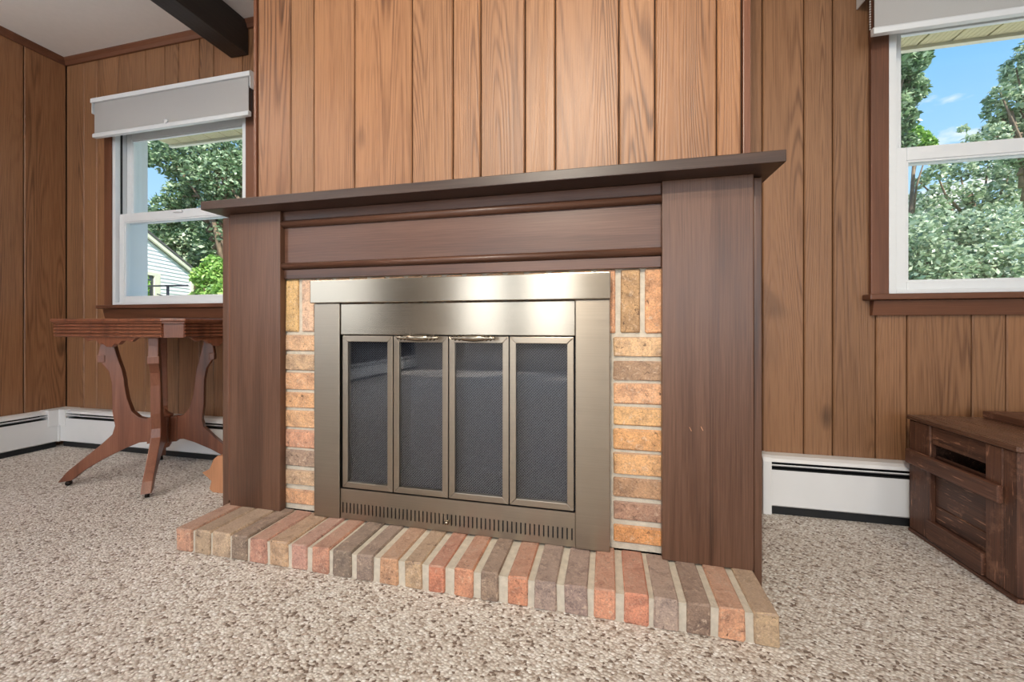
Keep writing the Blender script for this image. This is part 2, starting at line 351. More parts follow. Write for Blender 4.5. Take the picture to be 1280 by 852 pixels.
# back walls: dark backing with the window cut out, boards in front
def backing(name, x0, x1, win, mat, label):
    wx0, wx1, wz0, wz1 = win; b = MB(); y0, y1 = YB + .012, YB + .15
    b.box(x0, wx0, y0, y1, 0, ZC); b.box(wx1, x1, y0, y1, 0, ZC); b.box(wx0, wx1, y0, y1, 0, wz0); b.box(wx0, wx1, y0, y1, wz1, ZC)
    return struct(b.build(name, mat), label)
wbl = backing('wall_back_left', XL - .15, BX0, WIN[0], M['groove'], 'brown board-panelled wall with the small window left of the chimney')
wbr = backing('wall_back_right', BX1, XR + .15, WIN[1], M['groove'], 'brown board-panelled wall with the window right of the chimney')
def plank_rects(a, b, win):
    wx0, wx1, wz0, wz1 = win; out = []
    if b <= wx0 or a >= wx1: return [(a, b, 0, ZC, 1, 1)]
    if a < wx0: out.append((a, wx0, 0, ZC, 1, 0))
    i0, i1 = max(a, wx0), min(b, wx1)
    l, r = int(a >= wx0), int(b <= wx1)
    out += [(i0, i1, 0, wz0, l, r), (i0, i1, wz1, ZC, l, r)]
    if b > wx1: out.append((wx1, b, 0, ZC, 0, 1))
    return out
def plank_mesh(rects, fn, g=.0016, ch=.003, th=.011):
    """rects (a,b,z0,z1,chamfer left,right); fn(along,depth,z)->xyz"""
    m = MB()
    for a, b, z0, z1, l, r in rects:
        a2, b2 = a + g * l, b - g * r
        if b2 - a2 < .004: continue
        prof = [(a2, th), (a2, ch * l), (a2 + ch * l, 0), (b2 - ch * r, 0), (b2, ch * r), (b2, th)]
        p2 = []
        for q in prof:
            if not p2 or (abs(q[0]-p2[-1][0]) + abs(q[1]-p2[-1][1])) > 1e-6: p2.append(q)
        m.prism(p2, lambda p, t, z0=z0, z1=z1: fn(p[0], p[1], z1 if t else z0))
    return m
def planks(seams, win, parent, fn, z0=0, z1=ZC):
    for a, b in zip(seams, seams[1:]):
        rc = plank_rects(a, b, win) if win else [(a, b, z0, z1, 1, 1)]
        o = plank_mesh(rc, fn).build('plank', M['panel'], parent); o.color = jit(a)
backfn = lambda s, d, z: (s, YB + d, z)
planks([XL, -2.901, -2.802, -2.645, -2.441, -2.307, -2.213, -2.074, -1.981, -1.799, -1.66, -1.5, -1.36, BX0], WIN[0], wbl, backfn)
planks([BX1, .43, .565, .701, .792, .923, 1.015, 1.197, 1.289, 1.45, 1.58, 1.75, 1.88, 2.06, 2.17, 2.36, 2.5, XR], WIN[1], wbr, backfn)
# left wall (with a side window beside the camera)
SW = (-2.5, -.9, .65, 1.95)
def wall_x(name, x0, x1, win, mat, label):
    b = MB(); a, c, z0, z1 = win
    b.box(x0, x1, YR - .15, a, 0, ZC); b.box(x0, x1, c, YB + .012, 0, ZC); b.box(x0, x1, a, c, 0, z0); b.box(x0, x1, a, c, z1, ZC)
    return struct(b.build(name, mat), label)
wl = wall_x('wall_left', XL - .15, XL - .012, SW, M['groove'], 'brown board-panelled side wall meeting the corner')
ys = [1.67, 1.496, 1.335, 1.21, 1.03, .90, .74, .61, .42, .30, .12, 0.0, -.18, -.32, -.5, -.66, -.8, -.9][::-1]
for a, b in zip(ys, ys[1:]):
    o = plank_mesh([(a, b, 0, ZC, 1, 1)], lambda s, d, z: (XL - d, s, z)).build('plank', M['panel'], wl); o.color = jit(a)
wr = struct(MB().box(XR, XR + .15, YR - .15, YB + .012, 0, ZC).build('wall_right', M['drywall']), 'plain painted side wall')
# rear wall behind the camera with two windows
b = MB(); RW = [(-2.35, -.35), (.35, 2.35)]
for x0, x1 in [(XL, -2.35), (-.35, .35), (2.35, XR)]: b.box(x0, x1, YR - .15, YR, 0, ZC)
for x0, x1 in RW: b.box(x0, x1, YR - .15, YR, 0, .45); b.box(x0, x1, YR - .15, YR, 2.05, ZC)
struct(b.build('wall_rear', M['drywall']), 'plain painted wall opposite the fireplace')
for k, (x0, x1) in enumerate(RW):
    f = MB()
    for q in (x0, (x0 + x1) / 2 - .03, x1 - .06): f.box(q, q + .06, YR - .1, YR - .04, .45, 2.05)
    f.box(x0, x1, YR - .1, YR - .04, .45, .51).box(x0, x1, YR - .1, YR - .04, 1.99, 2.05)
    struct(f.build('window_%d' % (k + 3), M['white']), 'wide white framed window opposite the fireplace')
# crown trims
def crown(name, fn, label):
    return struct(MB().prism([(0, ZC - .036), (.010, ZC - .036), (.016, ZC - .020), (.026, ZC - .006), (.026, ZC), (0, ZC)], fn).build(name, M['trim']), label)
crown('trim_1', lambda p, t: ((XL, BX0)[t], YB - p[0], p[1]), 'dark cove trim along the ceiling')
crown('trim_2', lambda p, t: (XL + p[0], (YR, YB)[t], p[1]), 'dark cove trim along the ceiling of the side wall')
crown('trim_3', lambda p, t: ((BX1, XR)[t], YB - p[0], p[1]), 'dark cove trim along the ceiling right of the chimney')

# chimney breast
wc = MB().box(BX0 + .012, BX1 - .012, BY + .012, YB + .012, 1.05, ZC)
wc.box(BX0 + .012, BX0 + .04, BY + .012, YB + .012, 0, 1.05).box(BX1 - .04, BX1 - .012, BY + .012, YB + .012, 0, 1.05)
wc.box(BX0 + .001, BX1 - .001, YB + .013, YB + .15, 0, ZC)
wc = struct(wc.build('wall_chimney', M['groove']), 'projecting chimney breast clad in light brown oak boards')
sx = [-1.154, -1.022, -.933, -.782, -.582, -.448, -.361, -.228, -.141, .033, .126, .277, .335]
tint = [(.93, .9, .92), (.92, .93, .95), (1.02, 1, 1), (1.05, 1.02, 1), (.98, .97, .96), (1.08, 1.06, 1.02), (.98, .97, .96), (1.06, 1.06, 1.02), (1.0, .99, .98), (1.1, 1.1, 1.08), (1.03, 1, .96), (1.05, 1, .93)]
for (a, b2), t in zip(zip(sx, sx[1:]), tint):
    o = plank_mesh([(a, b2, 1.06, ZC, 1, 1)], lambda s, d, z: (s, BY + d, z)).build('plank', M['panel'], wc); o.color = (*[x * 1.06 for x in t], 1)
for x0, x1 in ((BX0, -1.156), (.337, BX1)):
    MB().box(x0, x1, BY - .004, BY + .012, 1.06, ZC).build('corner_strip', M['trim_v'], wc, .002)
for side, x in ((-1, BX0), (1, BX1)):
    for a, b2 in ((BY + .013, 1.30), (1.30, 1.47), (1.47, YB)):
        o = plank_mesh([(a, b2, 0, ZC, 1, 1)], lambda s, d, z: (x - side * d, s, z)).build('plank', M['panel'], wc); o.color = jit(a)

# ------------------------------------------------------------------ windows
def make_window(n, win, label):
    x0, x1, z0, z1 = win; r = sroot('window_%d' % n, ((x0 + x1) / 2, YB, z0), label)
    cw = .055
    # brown casing, stool and apron
    for a, b2 in ((x0 - cw, x0 - .002), (x1 + .002, x1 + cw)): MB().box(a, b2, YB - .016, YB - .001, z0 - .002, z1 + .06).build('casing', M['trim_v'], r, .002)
    MB().box(x0 - cw, x1 + cw, YB - .016, YB - .001, z1 + .002, z1 + .06).build('casing', M['trim'], r, .002)
    MB().box(x0 - cw - .018, x1 + cw + .018, YB - .045, YB + .03, z0 - .022, z0 - .002).build('window_stool', M['trim'], r, .004)
    MB().prism([(0, z0 - .075), (.014, z0 - .075), (.024, z0 - .024), (0, z0 - .024)], lambda p, t: ((x0 - cw + .004, x1 + cw - .004)[t], YB - .001 - p[0], p[1])).build('apron', M['trim'], r, .001)
    # white vinyl frame
    f = MB(); fw = .022
    f.box(x0, x0 + fw, YB - .012, YB + .15, z0, z1).box(x1 - fw, x1, YB - .012, YB + .15, z0, z1)
    f.box(x0 + fw, x1 - fw, YB - .012, YB + .15, z0, z0 + .014).box(x0 + fw, x1 - fw, YB - .012, YB + .15, z1 - .03, z1)
    f.build('frame', M['white'], r, .002)
    k = MB()   # dark tracks beside the upper sash
    k.box(x0 + fw, x0 + fw + .004, YB + .012, YB + .02, z0 + .02, z1 - .03).box(x1 - fw - .004, x1 - fw, YB + .012, YB + .02, z0 + .02, z1 - .03)
    k.build('sash_track', M['black'], r)
    zm = 1.272
    def sash(nm, y, a0, a1, low):
        st, rb, rt = .036, .03, (.046 if low else .104)
        s = MB(); X0, X1 = x0 + fw + .004, x1 - fw - .004
        s.box(X0, X0 + st, y, y + .03, a0, a1).box(X1 - st, X1, y, y + .03, a0, a1)
        s.box(X0 + st, X1 - st, y, y + .03, a0, a0 + rb).box(X0 + st, X1 - st, y, y + .03, a1 - rt, a1)
        o = s.build(nm, M['white'], r, .003)
        MB().box(X0 + st - .004, X1 - st + .004, y + .012, y + .016, a0 + rb - .004, a1 - rt + .004).build('pane', M['pane'], o)
        g = MB(); e = .006   # thin grey glazing gasket
        g.box(X0 + st, X0 + st + e, y + .004, y + .012, a0 + rb, a1 - rt).box(X1 - st - e, X1 - st, y + .004, y + .012, a0 + rb, a1 - rt)
        g.box(X0 + st + e, X1 - st - e, y + .004, y + .012, a0 + rb, a0 + rb + e).box(X0 + st + e, X1 - st - e, y + .004, y + .012, a1 - rt - e, a1 - rt)
        g.build('glazing_bead', M['white'], o)
        return o
    lo = sash('lower_sash', YB + .004, z0 + .012, zm + .022, True)
    sash('upper_sash', YB + .040, zm - .024, z1 - .03, False)
    MB().box((x0 + x1) / 2 - .03, (x0 + x1) / 2 + .03, YB - .008, YB + .004, zm + .004, zm + .016).build('sash_lock', M['white'], lo, .003)
    return r
make_window(1, WIN[0], 'white double-hung window left of the chimney in a brown casing')
make_window(2, WIN[1], 'white double-hung window right of the chimney in a brown casing')

def make_blind(x0, x1, zb, zt, label, chain_side):
    r = thing('roller_blind', ((x0 + x1) / 2, YB - .03, zb), label, 'blind', 'grey roller blinds on the windows')
    y0 = YB - .085
    MB().prism([(y0, zt - .030), (y0, zt - .008), (y0 + .010, zt), (YB - .002, zt), (YB - .002, zt - .03)], lambda p, t: ((x0, x1)[t], p[0], p[1])).build('cassette', M['white'], r, .002)
    for xa in (x0 + .001, x1 - .005): MB().box(xa, xa + .004, y0 + .006, YB - .002, zt - .085, zt - .03).build('end_bracket', M['white'], r)
    s = MB()
    s.prism([(y0 + .010, zb + .022), (y0 + .013, zb + .022), (y0 + .013, zt - .03), (y0 + .010, zt - .03)], lambda p, t: ((x0 + .016, x1 - .016)[t], p[0], p[1]))
    s.build('shade', M['shade'], r)
    rail = MB().prism([(y0 + .003, zb), (y0 + .022, zb), (y0 + .022, zb + .024), (y0 + .008, zb + .024), (y0 + .003, zb + .018)], lambda p, t: ((x0 + .010, x1 - .010)[t], p[0], p[1])).build('bottom_rail', M['white'], r, .002)
    MB().lathe([(.002, -.004), (.012, -.003), (.012, .003), (.002, .004)], ((x0 + x1) / 2, y0 + .002, zb + .028), 'y', 14).build('pull_tab', M['white'], rail)
    for xa, mat in ((x0 + .008, M['wbeads']), (x1 - .008, M['beads'])):
        c = MB(); z = zt - .04
        while z > (zb - .25 if xa < x0 + .1 and chain_side else zb + .02):
            c.lathe([(.0006, -.0032), (.0032, 0), (.0006, .0032)], (xa, y0 + .020, z), 'z', 5); z -= .0085
        o = c.build('bead_chain', mat, r); o['kind'] = 'stuff'
    return r
make_blind(-2.709, -1.667, 1.688, 1.905, 'grey roller blind with white rails, half-open over the window beside the table', False)
make_blind(.862, 1.95, 1.652, 1.88, 'grey roller blind over the window above the wooden crate', False)

# ------------------------------------------------------------------ ceiling beam
bm_ = tag(MB().box(-1.866, -1.758, YR + .05, YB - .003, 2.039, ZC - .001).build('ceiling_beam', M['beam'], None, .004), 'dark brown wooden beam running across the ceiling', 'beam')

# ------------------------------------------------------------------ baseboard heaters
def heater(axis, a, b2, label, caps):
    """profile depth p (from wall) and height; axis 'x' runs along back wall, 'y' along left wall"""
    fn = (lambda p, t: ((a, b2)[t], YB - p[0], p[1])) if axis == 'x' else (lambda p, t: (XL + p[0], (a, b2)[t], p[1]))
    base = (a, YB, 0) if axis == 'x' else (XL, a, 0)
    r = thing('baseboard_heater', base, label, 'heater', 'white baseboard heaters')
    MB().prism([(.002, .04), (.006, .04), (.006, .195), (.002, .195)], fn).build('back_plate', M['black'], r)
    MB().prism([(.0061, .045), (.054, .045), (.054, .162), (.0061, .162)], fn).build('heating_core', M['black'], r)
    MB().prism([(.002, .203), (.002, .207), (.044, .207), (.060, .200), (.066, .190), (.063, .188), (.056, .196), (.043, .203)], fn).build('hood', M['enamel'], r)
    MB().prism([(.046, .172), (.066, .1815), (.0665, .178), (.047, .1685)], fn).build('damper', M['enamel'], r)
    MB().prism([(.062, .160), (.066, .162), (.066, .036), (.058, .030), (.056, .033), (.062, .04)], fn).build('front_panel', M['enamel'], r)
    MB().prism([(.004, .001), (.054, .001), (.054, .028), (.004, .028)], fn).build('kick_strip', M['black'], r)
    for c in caps:
        ca, cb = (c, c + .028)
        f2 = (lambda p, t: ((ca, cb)[t], YB - p[0], p[1])) if axis == 'x' else (lambda p, t: (XL + p[0], (ca, cb)[t], p[1]))
        MB().prism([(.0015, .001), (.0675, .001), (.0675, .190), (.060, .203), (.045, .209), (.0015, .209)], f2).build('end_cap', M['enamel'], r, .002)
    return r
heater('x', XL + .075, BX0 - .004, 'white metal baseboard heater below the window behind the table', [])
heater('x', .545, XR - .07, 'white metal baseboard heater between the chimney and the crate', [.5445])
heater('y', YR + .05, YB - .075, 'white metal baseboard heater along the side wall', [])
cc = MB().prism([(XL + .002, YB - .002), (XL + .002, YB - .115), (XL + .070, YB - .115), (XL + .072, YB - .072), (XL + .115, YB - .070), (XL + .115, YB - .002)], lambda p, t: (p[0], p[1], (.12, .2095)[t]))
for x0, x1, y0, y1 in ((XL + .002, XL + .0745, YB - .0745, YB - .002),): cc.box(x0, x1, y0, y1, .03, .12)
tag(cc.build('heater_corner_cover', M['enamel'], None, .003), 'white corner cover joining the two baseboard heaters', 'cover')

# ------------------------------------------------------------------ bricks
def brick_mesh(w, d, h, seed):
    rr = random.Random(seed); m = MB().box(-w/2, w/2, 0, d, 0, h); me = m.mesh('brick', .0035, 1)
    for v in me.vertices: v.co += Vector((rr.uniform(-1, 1) * .0011, rr.uniform(-1, 1) * .0013, rr.uniform(-1, 1) * .0011))
    me.materials.append(M['brick']); return me
HB = [brick_mesh(.057, .183, SH + .002, k) for k in range(6)]
VB = [brick_mesh(.22, .05, .0535, 20 + k) for k in range(5)]
SB = [brick_mesh(.0505, .05, .172, 40 + k) for k in range(4)]
def put_brick(me, x, y, z, col, parent, sx=1, sz=1, rz=0):
    o = bpy.data.objects.new('brick', me); COL.objects.link(o); o.parent = parent
    o.location = Vector((x, y, z)) - Vector(parent.location); o.scale = (sx, 1, sz); o.rotation_euler = (0, 0, rz); o.color = (*s2l(*[c_ * .74 + g_ * .26 for c_, g_ in zip(col, (190, 172, 156))]), 1); return o
hearth = thing('brick_hearth', (-.452, 1.03, 0), 'low raised hearth of multicoloured bricks laid on edge in front of the fireplace', 'hearth')
MB().box(-1.250, .346, .9475, 1.1310, 0, SH - .005).build('mortar_bed', M['mortar'], hearth)
spans = [(-1.257,-1.198),(-1.189,-1.133),(-1.128,-1.062),(-1.056,-1.0),(-.992,-.933),(-.926,-.862),(-.852,-.8),(-.785,-.732),(-.72,-.663),(-.647,-.597),(-.578,-.525),(-.507,-.458),(-.44,-.395),(-.371,-.321),(-.302,-.256),(-.234,-.183),(-.168,-.114),(-.097,-.042),(-.029,.021),(.038,.092),(.102,.155),(.17,.22),(.235,.288),(.303,.352)]
hc = [(196,142,116),(166,142,116),(186,160,132),(122,104,90),(190,132,112),(188,152,118),(190,138,124),(192,132,108),(108,94,84),(132,114,104),(192,142,106),(182,152,118),(196,116,88),(198,130,98),(132,110,94),(198,126,94),(148,128,120),(144,122,116),(206,136,106),(204,126,98),(160,140,130),(122,98,84),(208,146,110),(182,154,120)]
for k, ((a, b2), c) in enumerate(zip(spans, hc)):
    w_ = b2 - a - .001
    put_brick(HB[k % 6], (a + b2) / 2, .9416 + random.uniform(-.001, .002), 0, c, hearth, w_ / .057, 1 + random.uniform(-.02, .01))
bf = thing('fireplace_brickwork', (-.45, BY, SH), 'brick facing and firebox framed by the wooden mantel', 'brickwork')
mo = MB()
mo.box(-1.12, -.815, 1.1315, 1.16, SH, 1.02).box(-.075, .25, 1.1315, 1.16, SH, 1.02).box(-.815, -.075, 1.1315, 1.16, .655, 1.02)
mo.build('mortar', M['mortar'], bf)
cz = [(.590,.643),(.527,.579),(.463,.519),(.404,.454),(.338,.394),(.271,.330),(.211,.263),(.149,.198),(.087,.134)]
lc = [(214,168,128),(186,152,118),(212,158,116),(214,158,110),(214,162,116),(210,148,116),(148,122,104),(192,158,124),(208,152,110)]
rc = [(226,182,134),(160,126,98),(226,168,124),(222,170,112),(222,160,100),(220,164,108),(168,126,92),(162,120,98),(222,148,84)]
for k, (z0, z1) in enumerate(cz):
    put_brick(VB[k % 5], -.995, 1.125, z0, lc[k], bf, 1, (z1 - z0) / .0535)
    put_brick(VB[(k + 2) % 5], .128, 1.125, z0, rc[k], bf, 1, (z1 - z0) / .0535)
for k in range(-3, 20):
    x = .062 - (k) * .06325
    if not (-1.12 < x < .20): continue
    c = {0: (176, 136, 92), -1: (218, 156, 108), 1: (212, 150, 110), 17: (212, 170, 108), 16: (216, 178, 150)}.get(k, (196, 150, 110))
    put_brick(SB[k % 4], x, 1.125, .654, c, bf)
fb = MB(); x0, x1, y0, y1, z0, z1 = -.82, -.07, 1.161, 1.58, SH, .70
fb.box(x0 - .02, x0, y0, y1, z0, z1).box(x1, x1 + .02, y0, y1, z0, z1).box(x0, x1, y1, y1 + .02, z0, z1).box(x0, x1, y0, y1, z1, z1 + .02).box(x0, x1, 1.126, y1, z0 + .0005, z0 + .003)
fb.build('firebox', M['soot'], bf)

# ------------------------------------------------------------------ mantel
mt = thing('mantelpiece', (-.44, 1.12, SH), 'large dark brown wooden mantel with a projecting shelf around the fireplace', 'mantel')
sh = MB().prism([(-1.280, 1.035), (.400, 1.035), (.400, 1.22), (BX1 + .002, 1.22), (BX1 + .002, BY - .005), (BX0 - .002, BY - .005), (BX0 - .002, 1.22), (-1.280, 1.22)], lambda p, t: (p[0], p[1], (1.0485, 1.0758)[t]))
sh.build('shelf', M['shelf'], mt, .002)
for x0, x1 in ((-1.237, -1.035), (.140, .353)):
    o = MB().box(x0, x1, 1.100, 1.1245, SH + .001, 1.048).build('leg', M['mantel_v'], mt, .002)
def edge(xa, xb, xc):   # side strip: bead outside, groove, return panel
    s = MB().box(min(xa, xb), max(xa, xb), 1.127, 1.30, 0, 1.0475); s.build('side_panel', M['mantel_v'], mt, .003)
    MB().box(min(xb, xc), max(xb, xc), 1.139, 1.30, 0, 1.0475).build('side_fillet', M['mantel_v'], mt)
edge(-1.298, -1.272, BX0 - .001)
edge(.381, .362, BX1 + .001)
for x0, x1 in ((-1.272, -1.237), (.353, .362)):
    MB().box(x0, x1, 1.1265, 1.1385, SH + .003, 1.0475).build('edge_bead', M['trim_v'], mt, .002)
hx0, hx1 = -1.0345, .1395
MB().box(hx0, hx1, 1.115, 1.1245, .827, .857).build('bottom_rail', M['mantel_h'], mt, .0015)
MB().box(hx0, hx1, 1.1185, 1.1245, .857, 1.018).build('frieze_panel', M['mantel_h'], mt)
MB().box(hx0, hx1, 1.112, 1.1245, 1.018, 1.0475).build('top_rail', M['mantel_h'], mt, .0015)
def bead(z0, z1):
    n = 9; h = (z1 - z0) / 2; pr = [(1.118 - .016 * math.sin(math.pi * k / (n - 1)), z0 + h - h * math.cos(math.pi * k / (n - 1))) for k in range(n)]
    m = MB().prism(pr, lambda p, t: ((hx0, hx1)[t], p[0], p[1]), smooth=True); m.build('moulding', M['mantel_h'], mt)
bead(.994, 1.019); bead(.857, .880)
# little nail scratches on the right-hand leg
for x, z in ((.205, .415), (.232, .418)):
    MB().prism([(x, z), (x + .0012, z), (x + .006, z - .010), (x + .0048, z - .010)], lambda p, t: (p[0], (1.0994, 1.1005)[t], p[1])).build('scratch', M['pale_wood'], mt)

# ------------------------------------------------------------------ fireplace door set
fd = thing('fireplace_doors', (-.45, 1.11, SH), 'brushed metal fireplace surround with four glass bifold doors', 'fireplace doors')
MB().box(-.914, .010, 1.090, 1.1235, .7445, .8165).build('top_trim', M['steel'], fd, .0025)
MB().box(-.905, -.8125, 1.098, 1.1235, SH + .003, .7435).build('side_trim', M['steel_dark'], fd, .002)
MB().box(-.0825, .0088, 1.098, 1.1235, SH + .003, .7435).build('side_trim', M['steel_dark'], fd, .002)
MB().box(-.8115, -.0835, 1.1025, 1.118, .6455, .742).build('top_panel', M['steel'], fd, .002)
dx = [-.8065, -.630, -.451, -.268, -.0855]
for k in range(4):
    a, b2 = dx[k] + .0013, dx[k + 1] - .0013; z0, z1, fw = .1685, .6425, .0185
    yf = 1.1025
    def fr(p):   # mitred frame bars
        return p
    m = MB()
    quads = [[(a, z0), (b2, z0), (b2 - fw, z0 + fw), (a + fw, z0 + fw)], [(b2, z0), (b2, z1), (b2 - fw, z1 - fw), (b2 - fw, z0 + fw)],
             [(b2, z1), (a, z1), (a + fw, z1 - fw), (b2 - fw, z1 - fw)], [(a, z1), (a, z0), (a + fw, z0 + fw), (a + fw, z1 - fw)]]
    d = MB(); d.box(a, a + .004, yf + .004, yf + .013, z0, z1)
    dr = None
    for i, q in enumerate(quads):
        bar = MB().prism(q, lambda p, t: (p[0], (yf, yf + .013)[t], p[1]))
        o = bar.build('door' if dr is None else 'frame_bar', M['steel_dark'], fd if dr is None else dr, .0016)
        if dr is None: dr = o
    MB().box(a + fw - .002, b2 - fw + .002, yf + .006, yf + .010, z0 + fw - .002, z1 - fw + .002).build('glass', M['door_glass'], dr)
    if k in (1, 2):
        cx = (-.540, -.369)[k - 1]; hz = .6385; hy = 1.082
        prof = [(.0015, -.066), (.004, -.063), (.0025, -.058), (.006, -.053), (.003, -.047), (.006, -.041), (.0035, -.035), (.0055, -.030), (.0065, -.015), (.0072, 0), (.0065, .015), (.0055, .030), (.0035, .035), (.006, .041), (.003, .047), (.006, .053), (.0025, .058), (.004, .063), (.0015, .066)]
        h = MB().lathe([(r_ * 1.45, x_) for r_, x_ in prof], (cx, hy, hz), 'x', 12)
        for s in (-.041, .041): h.tube([(cx + s, hy, hz), (cx + s, yf + .002, hz - .003)], .0035, 8)
        h.build('handle', M['chrome'], dr)
vent = MB(); vx0, vx1, vz0, vz1 = -.8115, -.0835, SH + .003, .1645
vent.box(vx0, vx1, 1.1025, 1.106, .1215, vz1).box(vx0, vx1, 1.1025, 1.106, vz0, .0895)
ns = 56; p = (vx1 - vx0 - .004) / ns
for k in range(ns + 1):
    xa = vx0 + .002 + k * p - .0045; vent.box(max(vx0, xa), min(vx1, xa + .009), 1.1025, 1.106, .0895, .1215)
vp = vent.build('vent_panel', M['steel_dark'], fd)
MB().box(vx0, vx1, 1.1075, 1.118, vz0, vz1).build('vent_backing', M['black'], vp)
MB().lathe([(.0025, 0), (.0025, -.010), (.006, -.013), (.0075, -.019), (.005, -.024), (.001, -.025)], (-.449, 1.1025, .106), 'y', 12).build('damper_knob', M['chrome'], fd)
# woven mesh curtain: diagonal wires behind the glass
mc = MB(); cx0, cx1, cz0, cz1, yc = -.812, -.080, SH + .08, .645, 1.128
pitch, wd = .0080, .0022
hgt = cz1 - cz0; wdt = cx1 - cx0
def wire(sgn, y):
    t = -hgt if sgn > 0 else 0
    end = wdt if sgn > 0 else wdt + hgt
    while t < end:
        def clipx(q):   # line x = t + sgn*z
            z0_, z1_ = 0, hgt
            xa, xb = q + sgn * 0, q + sgn * hgt
            lo, hi = 0.0, 1.0
            dx_ = xb - xa
            for bnd, s_ in ((0, 1), (wdt, -1)):
                va, vb = s_ * (xa - bnd), s_ * (xb - bnd)
                if va < 0 and vb < 0: return None
                if va < 0: lo = max(lo, va / (va - vb))
                elif vb < 0: hi = min(hi, va / (va - vb))
            return (lo, hi) if hi > lo else None
        c = clipx(t)
        if c:
            lo, hi = c; xa, xb = t + sgn * hgt * lo, t + sgn * hgt * hi; za, zb = hgt * lo, hgt * hi; q = wd * .7
            mc.add([(cx0 + xa - q, y, cz0 + za), (cx0 + xa + q, y - .0008, cz0 + za), (cx0 + xb + q, y - .0008, cz0 + zb), (cx0 + xb - q, y, cz0 + zb)], [(0, 1, 2, 3)])
        t += pitch
wire(1, yc); wire(-1, yc + .0015)
o = mc.build('mesh_curtain', M['mesh'], fd); o['kind'] = 'stuff'
MB().tube([(cx0, yc, .642), (cx1, yc, .642)], .004, 8).build('curtain_rod', M['rod'], fd)

# ------------------------------------------------------------------ antique table
tb = thing('parlor_table', (-1.96, 1.41, 0), 'antique reddish walnut table with carved skirt and splayed sawn legs', 'table')
TX0, TX1, TY0, TY1, K = -2.333, -1.642, 1.214, 1.602, .047
def octo(e): return [(TX0 + K - .4*e, TY0 - e), (TX1 - K + .4*e, TY0 - e), (TX1 + e, TY0 + K - .4*e), (TX1 + e, TY1 - K), (TX1 - K, TY1 + min(e, .006)), (TX0 + K, TY1 + min(e, .006)), (TX0 - e, TY1 - K), (TX0 - e, TY0 + K - .4*e)]
top = MB().prism(octo(.010), lambda p, t: (p[0], p[1], (.690, .703)[t])); top.build('tabletop', M['table'], tb, .004)
MB().prism(octo(.004), lambda p, t: (p[0], p[1], (.6832, .690)[t])).build('top_moulding', M['table'], tb, .001)
AZ0, AZ1 = .6265, .683
ap = MB().prism(octo(-.008), lambda p, t: (p[0], p[1], (AZ0, AZ1)[t])); ap.build('apron', M['table'], tb)
# reeded faces: four rounded flutes on each long face
def reeds(face):
    m = MB(); n = 4; h = (AZ1 - AZ0) / n
    for k in range(n):
        zc = AZ0 + h * (k + .5); q = [(-.0005, -h*.46), (.006, -h*.40), (.0085, -h*.2), (.0090, 0), (.0085, h*.2), (.006, h*.40), (-.0005, h*.46)]
        if face == 'f': m.prism(q, lambda p, t: ((TX0 + K, TX1 - K - .006)[t], TY0 + .008 - p[0], zc + p[1]))
        if face == 'r': m.prism(q, lambda p, t: (TX1 - .008 + p[0], (TY0 + K + .004, TY1 - K)[t], zc + p[1]))
        if face == 'l': m.prism(q, lambda p, t: (TX0 + .008 - p[0], (TY0 + K, TY1 - K)[t], zc + p[1]))
    m.build('reeding', M['table'], tb)
for f_ in 'frl': reeds(f_)
pend = [(-.150, 0), (-.118, -.018), (-.098, -.013), (-.072, -.013), (-.050, -.030), (-.036, -.024), (-.014, -.040)]
pend = pend + [(-x, z) for x, z in reversed(pend)] + [(.150, .006), (-.150, .006)]
MB().prism(pend, lambda p, t: (-1.9875 + p[0], (TY0 + .010, TY0 + .026)[t], AZ0 + p[1])).build('carved_skirt', M['table'], tb, .002)
MB().prism([(y * .75, z) for y, z in pend], lambda p, t: ((TX1 - .026, TX1 - .010)[t], 1.41 + p[0], AZ0 + p[1])).build('carved_skirt', M['table'], tb, .002)
TC = Vector((-1.95, 1.41, 0))
outer = [(.215,.6262),(.215,.591),(.223,.546),(.211,.514),(.187,.477),(.177,.423),(.176,.349),(.175,.304),(.166,.24),(.175,.204),(.217,.159),(.299,.083),(.321,.062),(.350,.021)]
low = [(.342,.020),(.305,.024),(.272,.056),(.208,.098),(.132,.138),(.084,.158),(.044,.159),(.0285,.157)]
inner = [(.0285,.257),(.044,.256),(.084,.270),(.109,.298),(.125,.354),(.134,.417),(.135,.438),(.142,.479),(.158,.537),(.170,.591),(.170,.6262)]
prof = outer + low + inner
def leg(d, scale):
    d = Vector((d[0], d[1], 0)).normalized(); n = Vector((-d.y, d.x, 0)); th = .0165
    fn = lambda p, t: TC + d * (.0285 + (p[0] - .0285) * scale) + n * (th if t else -th) + Vector((0, 0, p[1]))
    o = MB().prism(prof, fn).build('leg', M['table'], tb, .003)
    q = lambda r0, r1, z0, z1, e: MB().prism([(r0, z0), (r1, z0), (r1, z1), (r0, z1)], lambda p, t: TC + d * (.0285 + (p[0] - .0285) * scale) + n * ((th + e) * (1 if t else -1)) + Vector((0, 0, p[1]))).build('carved_block', M['table'], o, .003)
    q(.198, .2235, .516, .548, .003); q(.0287, .056, .150, .264, .004)
    rf = .0285 + (.318 - .0285) * scale; fpos = TC + d * rf
    c = MB().tube([fpos + Vector((0, 0, .026)), fpos + Vector((0, 0, .016))], .006, 8)
    w1 = fpos + d * .004; c.tube([w1 - n * .006 + Vector((0, 0, .0105)), w1 + n * .006 + Vector((0, 0, .0105))], .0102, 12)
    c.build('caster', M['caster'], o)
for d, s_ in (((-.274, -.196), 1.0), ((.197, -.206), .86), ((-.25, .165), .84), ((.23, .165), .84)): leg(d, s_)
